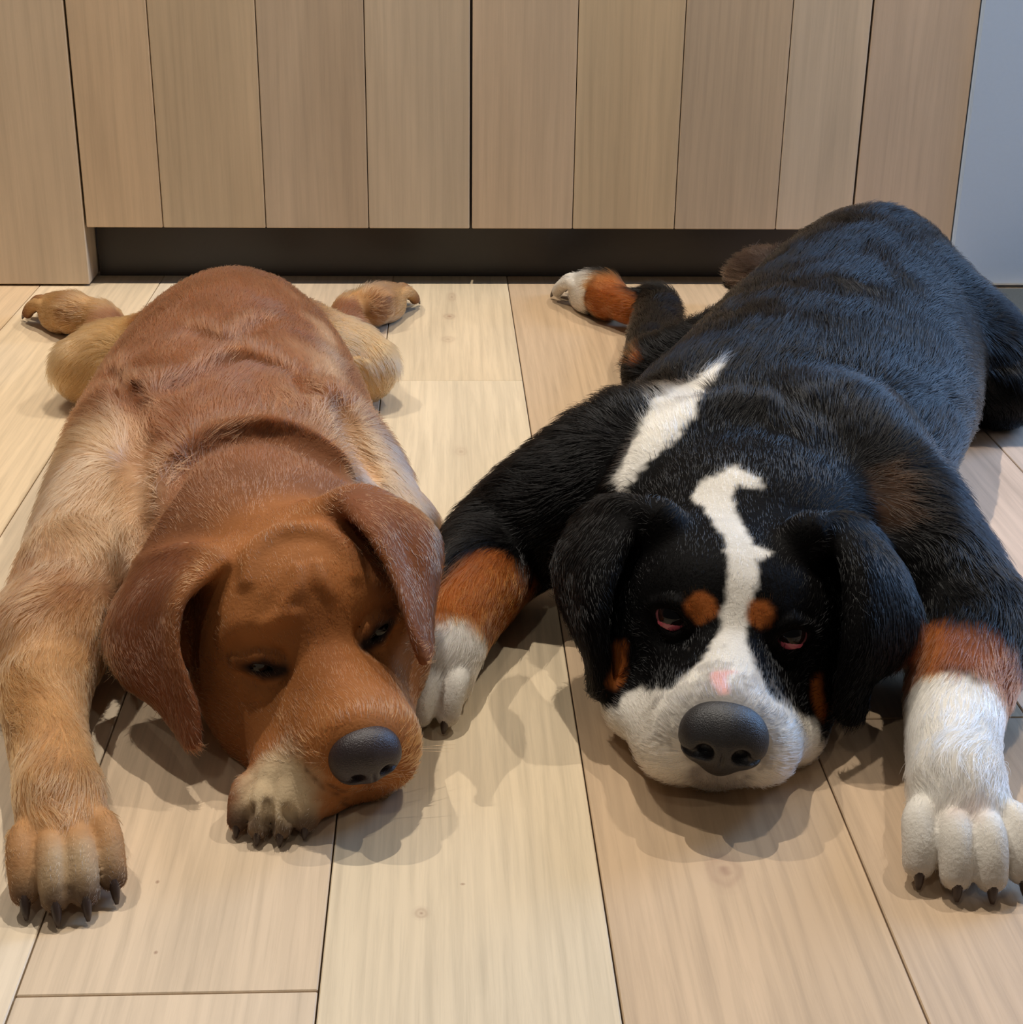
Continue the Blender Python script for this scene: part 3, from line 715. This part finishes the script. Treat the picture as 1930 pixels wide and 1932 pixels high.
    whiskers([(h(x, y, z), R @ np.array(d)) for x, y, z, d in [(-.034, -.092, -.055, (-.8, -.35, -.25)), (-.040, -.082, -.062, (-.9, -.2, -.3)), (-.046, -.070, -.066, (-.95, -.1, -.2)), (-.042, -.078, -.052, (-.95, -.2, 0)), (.030, -.090, -.050, (.9, -.3, -.1)), (.032, -.080, -.058, (.95, -.1, -.25)), (.034, -.070, -.062, (.95, 0, -.2))]], .030, (220, 190, 150), root)
    nose = make_nose('nose', T, R, (0, -.107, -.034), .0240, M_NOSE, root, 0.28)
    for a, b, r in claws: obj('claw', claw_mesh(a, b, r), M_CLAW, root)
    bpy.context.view_layer.update()
    for o in root.children: o.matrix_parent_inverse = root.matrix_world.inverted()
    return F
FUR_N = 240000
# ------------------------------------------------------------------ black, white and tan dog
def build_tricolour_dog():
    root = empty('dog', (0.38, 1.4, 0)); tag(root, 'large black dog with white blaze and tan eyebrows lying flat on the floor', 'dog')
    T = np.array([0.2043, 0.9812, 0.0905]); R = rotvec((-0.1263, 0.1126, -0.1577))
    h = lambda x, y, z: R @ np.array([x, y, z]) + T
    F = Field((-0.12, 0.70, -0.012), (0.86, 2.22, 0.262))
    claws = []
    F.loft([(1.10, .240, .085, .105, .065, .085), (1.20, .266, .085, .145, .085, .085), (1.30, .298, .085, .168, .105, .085), (1.40, .343, .085, .172, .115, .085), (1.50, .388, .085, .167, .120, .085),
            (1.60, .429, .085, .160, .125, .085), (1.70, .470, .088, .145, .130, .088), (1.80, .508, .090, .124, .125, .090), (1.88, .527, .085, .096, .102, .085), (1.96, .537, .07, .058, .060, .07)], 0.03, 1.85)
    # tail lying to the side behind the rump
    F.chain([((.525, 1.93, .085), .036), ((.48, 2.02, .075), .032), (P(1440, 505, Y=2.07), .028), (P(1400, 512, Y=2.10), .020), (P(1380, 530, Y=2.12), .012)], 0.02, smooth=4)
    # forelegs
    F.chain([(P(1200, 900, z=.105), .075), (P(1075, 955, z=.085), .062), (P(985, 1005, z=.062), .052), (P(935, 1045, z=.050), .044)], 0.03, smooth=4)
    F.chain([(P(940, 1040, z=.050), .044), (P(900, 1110, z=.045), .0375), (P(862, 1180, z=.038), .031), (P(832, 1240, z=.034), .0285)], 0.012, smooth=4)
    paw(F, P(836, 1235, z=.032), P(768, 1380, z=.0), .068, .048, claws)
    F.chain([(P(1570, 880, z=.115), .075), (P(1655, 950, z=.105), .062), (P(1730, 1050, z=.085), .055), (P(1800, 1140, z=.064), .050), (P(1838, 1200, z=.054), .045)], 0.03, smooth=4)
    F.chain([(P(1838, 1195, z=.054), .046), (P(1815, 1280, z=.047), .0395), (P(1800, 1370, z=.040), .0325), (P(1802, 1480, z=.038), .030)], 0.012, smooth=4)
    paw(F, P(1806, 1480, z=.036), P(1834, 1700, z=.0), .077, .054, claws, splay=1.05)
    # hind legs: left foot stretched out behind, right knee pushed out to the side
    F.chain([(P(1420, 660, z=.065), .060), (P(1310, 690, z=.055), .050), (P(1240, 705, z=.043), .040)], 0.03, smooth=4)
    F.chain([(P(1240, 700, z=.042), .040), (P(1236, 640, z=.038), .034), (P(1240, 582, z=.036), .029), (P(1195, 580, z=.034), .0235), (P(1150, 566, z=.033), .022)], 0.01, smooth=4)
    paw(F, P(1146, 562, z=.032), P(1063, 553, z=.004), .060, .058, claws)
    F.chain([(P(1700, 600, z=.10), .080), (P(1810, 655, z=.080), .070), (P(1890, 718, z=.055), .054)], 0.03, smooth=4)
    F.chain([(P(1890, 718, z=.050), .050), (P(1940, 715, z=.04), .036), (P(1985, 700, z=.03), .026), (P(2030, 712, z=.03), .022)], 0.012, smooth=4)
    paw(F, P(2025, 710, z=.03), P(2100, 735, z=.004), .058, .052, claws)
    # neck
    F.ell((.240, 1.125, .080), (.112, .110, .092), 0.02)
    F.ell((.248, 1.19, .092), (.118, .058, .082), 0.012)
    F.chain([(P(1180, 925, d=1.235), .016), (P(1250, 850, d=1.26), .022), (P(1340, 800, d=1.285), .024), (P(1430, 800, d=1.285), .024), (P(1520, 850, d=1.26), .020)], 0.014, smooth=5)
    # head
    g = F.local(T - .23, T + .23)
    g.ell(h(0, .070, .004), (.088, .092, .062), .0, R); g.ell(h(0, .02, .004), (.068, .048, .045), .02, R)
    for s in (-1, 1):
        g.ell(h(s * .056, .045, -.040), (.044, .060, .048), .03, R)
        g.cone(h(s * .020, .0, -.040), h(s * .018, -.078, -.050), .034, .029, .02)
        g.ell(h(s * .050, -.004, -.068), (.032, .050, .026), .02, R)
        g.ell(h(s * .029, -.060, -.070 if s < 0 else -.060), (.028, .040, .026), .016, R)
        g.ell(h(s * .026, -.008, .012), (.016, .014, .011), .012, R)
    g.cone(h(0, .005, -.010), h(0, -.088, -.036), .028, .0245, .02)
    g.cone(h(0, .04, -.065), h(0, -.070, -.078), .04, .018, .018)
    g.ell(h(0, -.092, -.052), (.027, .014, .028), .01, R)
    for s in (-1, 1):
        g.ell(h(s * .0415, -.023, .002), (.0145, .014, .0125), .012, R, sub=True)
        g.chain([(h(s * .027, -.024, .004), .0042), (h(s * .0405, -.021, .0150), .005), (h(s * .0555, -.010, .008), .0042)], .004, smooth=4)
        g.chain([(h(s * .027, -.025, .002), .0032), (h(s * .0405, -.0215, -.0095), .0040), (h(s * .0555, -.010, .005), .0034)], .003, smooth=4)
    g.cone(h(0, -.110, -.070), h(0, -.100, -.094), .0022, .0022, .004, sub=True)
    F.merge(g, .016)
    F.chain([(P(1240, 985, d=1.14), .018), (P(1200, 968, d=1.148), .013), (P(1150, 965, d=1.17), .011), (P(1100, 995, d=1.20), .009)], .020, smooth=4)
    F.chain([(P(1530, 1010, d=1.125), .018), (P(1565, 1000, d=1.132), .013), (P(1610, 1005, d=1.148), .011), (P(1655, 1045, d=1.18), .009)], .020, smooth=4)
    F.sheet([[P(1085, 1000, d=1.20), P(1122, 968, d=1.18), P(1165, 955, d=1.16), P(1208, 968, d=1.142)],
             [P(1054, 1050, d=1.185), P(1090, 1045, d=1.150), P(1130, 1050, d=1.128), P(1175, 1040, d=1.122)],
             [P(1052, 1110, d=1.175), P(1082, 1120, d=1.140), P(1115, 1130, d=1.112), P(1150, 1120, d=1.108)],
             [P(1080, 1180, d=1.155), P(1097, 1190, d=1.130), P(1117, 1195, d=1.108), P(1143, 1190, d=1.104)],
             [P(1112, 1240, d=1.140), P(1118, 1250, d=1.125), P(1128, 1250, d=1.108), P(1148, 1245, d=1.104)],
             [P(1114, 1296, d=1.130), P(1124, 1308, d=1.120), P(1136, 1310, d=1.110), P(1150, 1298, d=1.106)]], [.009, .007, .0058, .0052, .005, .0045], .006)
    F.sheet([[P(1555, 1000, d=1.125), P(1595, 990, d=1.135), P(1635, 1010, d=1.155), P(1662, 1045, d=1.18)],
             [P(1590, 1070, d=1.105), P(1632, 1060, d=1.105), P(1680, 1080, d=1.125), P(1708, 1105, d=1.155)],
             [P(1597, 1140, d=1.092), P(1642, 1140, d=1.088), P(1698, 1150, d=1.110), P(1738, 1175, d=1.14)],
             [P(1592, 1210, d=1.085), P(1632, 1220, d=1.080), P(1680, 1228, d=1.10), P(1718, 1240, d=1.125)],
             [P(1582, 1280, d=1.085), P(1607, 1290, d=1.085), P(1630, 1288, d=1.095), P(1648, 1280, d=1.105)],
             [P(1578, 1342, d=1.090), P(1594, 1358, d=1.092), P(1612, 1358, d=1.098), P(1628, 1342, d=1.104)]], [.009, .007, .0058, .0052, .005, .0048], .006)
    F.floor_cut()
    V, Q = F.mesh(); N, A = vnormals(V, Q)
    def on(*a): return [(F.hit(u, v), r) for u, v, r in a if F.hit(u, v) is not None]
    coat = Coat((6, 5, 5))
    WH = (206, 200, 190); TAN = (132, 74, 34)
    # face
    coat.patch(on((1378, 1225, .013), (1374, 1255, .021), (1368, 1290, .034), (1360, 1345, .046), (1355, 1420, .058)) + [(h(0, -.10, -.06), .055)], WH, .004, .005)
    coat.patch(on((1190, 1330, .012), (1215, 1350, .020), (1255, 1380, .036)), WH, .004, .005); coat.patch(on((1532, 1378, .010), (1510, 1390, .020), (1470, 1400, .034)), WH, .004, .005)
    for s in (-1, 1): coat.patch([(h(s * .062, .0, -.100), .036), (h(s * .045, -.05, -.100), .045)], WH, .004, .004)
    coat.patch(on((1376, 1235, .016), (1383, 1190, .0095), (1392, 1145, .0072), (1402, 1090, .0095), (1400, 1045, .0095), (1368, 975, .0098), (1345, 930, .014)), WH, .003, .004)
    coat.patch(on((1396, 1040, .009), (1446, 1044, .004)), WH, .003, .004)
    coat.patch(on((1345, 925, .014), (1380, 900, .011), (1418, 912, .006)), WH, .004, .006)
    coat.patch(on((1322, 1146, .0100)), TAN, .003, .003); coat.patch(on((1436, 1158, .0098)), TAN, .003, .003)
    coat.patch(on((1168, 1225, .006), (1164, 1285, .0075)), TAN, .004, .003); coat.patch(on((1540, 1290, .005), (1548, 1340, .0065)), TAN, .004, .003)
    coat.patch(on((1370, 1325, .022)), (96, 92, 90), .006, .030, .55)
    coat.patch(on((1355, 1440, .02), (1352, 1490, .018)), (84, 76, 74), .012, .014, .7)
    coat.patch(on((1300, 1330, .03), (1360, 1310, .034), (1430, 1340, .03)), (120, 114, 110), .004, .045, .45)
    coat.patch(on((1357, 1275, .0055), (1366, 1300, .0035)), (206, 160, 154), .002, .003); coat.patch(on((1360, 1272, .004), (1388, 1268, .0015)), (206, 160, 154), .002, .002)
    for l in (-1, 1): coat.patch([(h(0, -.114, -.066), .0016), (h(0, -.1075, -.080), .0018), (h(0, -.102, -.092), .0024), (h(l * .02, -.098, -.0945), .002)], (40, 32, 32), .002, .001)
    # collar
    coat.patch(on((1352, 692, .004), (1310, 728, .013), (1265, 778, .020), (1225, 830, .017), (1185, 888, .009), (1168, 925, .004)), WH, .004, .006)
    # forelegs
    coat.patch(on((935, 1090, .030), (900, 1130, .034), (865, 1190, .036)) + [(P(1000, 1050, z=.02), .02)], TAN, .006, .005)
    coat.patch([(P(842, 1245, z=.03), .034), (P(800, 1310, z=.02), .048), (P(775, 1375, z=.01), .04)], WH, .004, .004)
    coat.patch([(P(1808, 1310, z=.04), .049)], (120, 70, 44), .008, .006); coat.patch(on((1760, 1190, .008), (1752, 1290, .010)), TAN, .006, .006)
    coat.patch([(P(1800, 1385, z=.035), .043), (P(1800, 1480, z=.03), .05), (P(1825, 1620, z=.02), .06), (P(1828, 1690, z=.01), .06)], WH, .004, .004)
    coat.patch(on((1800, 1530, .006), (1855, 1520, .005)), (196, 172, 164), .010, .006, .6)
    # hind foot
    coat.patch([(P(1188, 645, z=.025), .013), (P(1178, 585, z=.03), .026), (P(1145, 562, z=.035), .032)], TAN, .005, .004)
    coat.patch([(P(1065, 552, z=.02), .048), (P(1092, 545, z=.035), .036)], WH, .004, .004); coat.patch(on((1198, 672, .010)), TAN, .005, .004)
    coat.patch([(P(1420, 510, Y=2.07), .05)], (70, 58, 52), .01, .01)
    coat.patch(on((1680, 905, .012), (1690, 960, .014)), (64, 44, 30), .012, .01, .7)
    for s in (-1, 1): coat.patch([(h(s * .027, -.025, .003), .003), (h(s * .0415, -.022, .003), .0095), (h(s * .0555, -.010, .006), .003)], (16, 12, 12), .003, .001)
    for (a, b, r) in claws: coat.patch([((a * .8 + b * .2), .007)], (150, 132, 118), .006, .004, .5)
    body = coat_mesh('body', V, Q, coat, fur_material('tricolour_fur_skin', 0.6, 0.04), root)
    g = []
    def stroke(*pts):
        for a, b in zip(pts[:-1], pts[1:]): g.append((a, b))
    for x in (-.03, 0, .03): stroke(h(x, -.09, -.02), h(x, -.03, .0), h(x, .02, .05), h(x, .09, .07), h(x, .17, .08))
    for s in (-1, 1): stroke(h(s * .02, -.10, -.06), h(s * .05, -.06, -.07), h(s * .075, -.0, -.06), h(s * .09, .06, -.03), h(s * .09, .12, -.02))
    for u0 in (-.12, 0, .12): stroke((.25 + u0 * .6, 1.14, .16), (.30 + u0, 1.30, .19), (.37 + u0, 1.50, .2), (.45 + u0, 1.70, .2), (.52 + u0 * .6, 1.92, .12))
    stroke(P(1150, 900, z=.14), P(1050, 970, z=.1), P(940, 1050, z=.06), P(870, 1170, z=.05), P(830, 1240, z=.04), P(770, 1380, z=.02))
    stroke(P(1650, 900, z=.16), P(1770, 1010, z=.11), P(1850, 1160, z=.08), P(1810, 1330, z=.05), P(1804, 1480, z=.05), P(1828, 1690, z=.03))
    stroke(P(1750, 560, z=.18), P(1880, 680, z=.08), P(1890, 770, z=.03)); stroke(P(1400, 600, z=.15), P(1290, 670, z=.08)); stroke(P(1240, 690, z=.05), P(1250, 580, z=.04), P(1070, 556, z=.03))
    stroke(P(1150, 970, d=1.15), P(1090, 1080, d=1.13), P(1110, 1200, d=1.1), P(1135, 1300, d=1.1)); stroke(P(1600, 1000, d=1.13), P(1660, 1100, d=1.1), P(1670, 1220, d=1.09), P(1610, 1350, d=1.08))
    hc = h(0, .04, 0)
    def length(p):
        dh = np.linalg.norm(p - hc, axis=1); l = np.interp(dh, [.06, .14, .22], [.006, .011, .024])
        l = np.where(p[:, 2] < .05, np.minimum(l, .011), l)
        for (a, b, r) in claws: l = np.where(((p - a) ** 2).sum(1) < .042 ** 2, np.minimum(l, .0045), l)
        return l
    eyes = [h(s * .0410, -.0095, .003) for s in (-1, 1)]; nose_c = h(0, -.108, -.043)
    lips = [[(h(0, -.114, -.066), .001), (h(0, -.1075, -.080), .0016), (h(0, -.102, -.092), .0022), (h(s * .02, -.098, -.0945), .002)] for s in (-1, 1)]
    skip = lambda p: (seg_dist(p, lips[0]) < .001) | (seg_dist(p, lips[1]) < .001) | (np.linalg.norm(p - eyes[0], axis=1) < .0165) | (np.linalg.norm(p - eyes[1], axis=1) < .0165) | (np.linalg.norm(p - nose_c, axis=1) < .026)
    grow_fur('fur', V, Q, N, A, coat, FUR_N, guide_flow(g), length, strand_material('tricolour_fur', 0.20, 0.4, ior=1.30), root, 0.32, skip=skip)
    M_HAW = plain('pink_inner_eyelid', (176, 82, 96), 0.15, 0.6)
    for s, e in zip((-1, 1), eyes):
        ax = R @ np.array([s * .12, -.95, .34]); ax /= np.linalg.norm(ax)
        obj('eye', sphere_bm(e, .0138), eye_material('dark_eye', (30, 17, 14), (104, 60, 64), ax, e, .70, .88), root)
        obj('inner_eyelid', sphere_bm(e + R @ np.array([0, -.0012, -.0042]), .0122, (1.05, 1, .80), R), M_HAW, root)
    make_nose('nose', T, R, (0, -.105, -.0425), .0295, M_NOSEB, root, 0.0)
    for a, b, r in claws: obj('claw', claw_mesh(a, b, r), M_CLAW, root)
    bpy.context.view_layer.update()
    for o in root.children: o.matrix_parent_inverse = root.matrix_world.inverted()
    return F
TRI = build_tricolour_dog()
RED = build_red_dog()
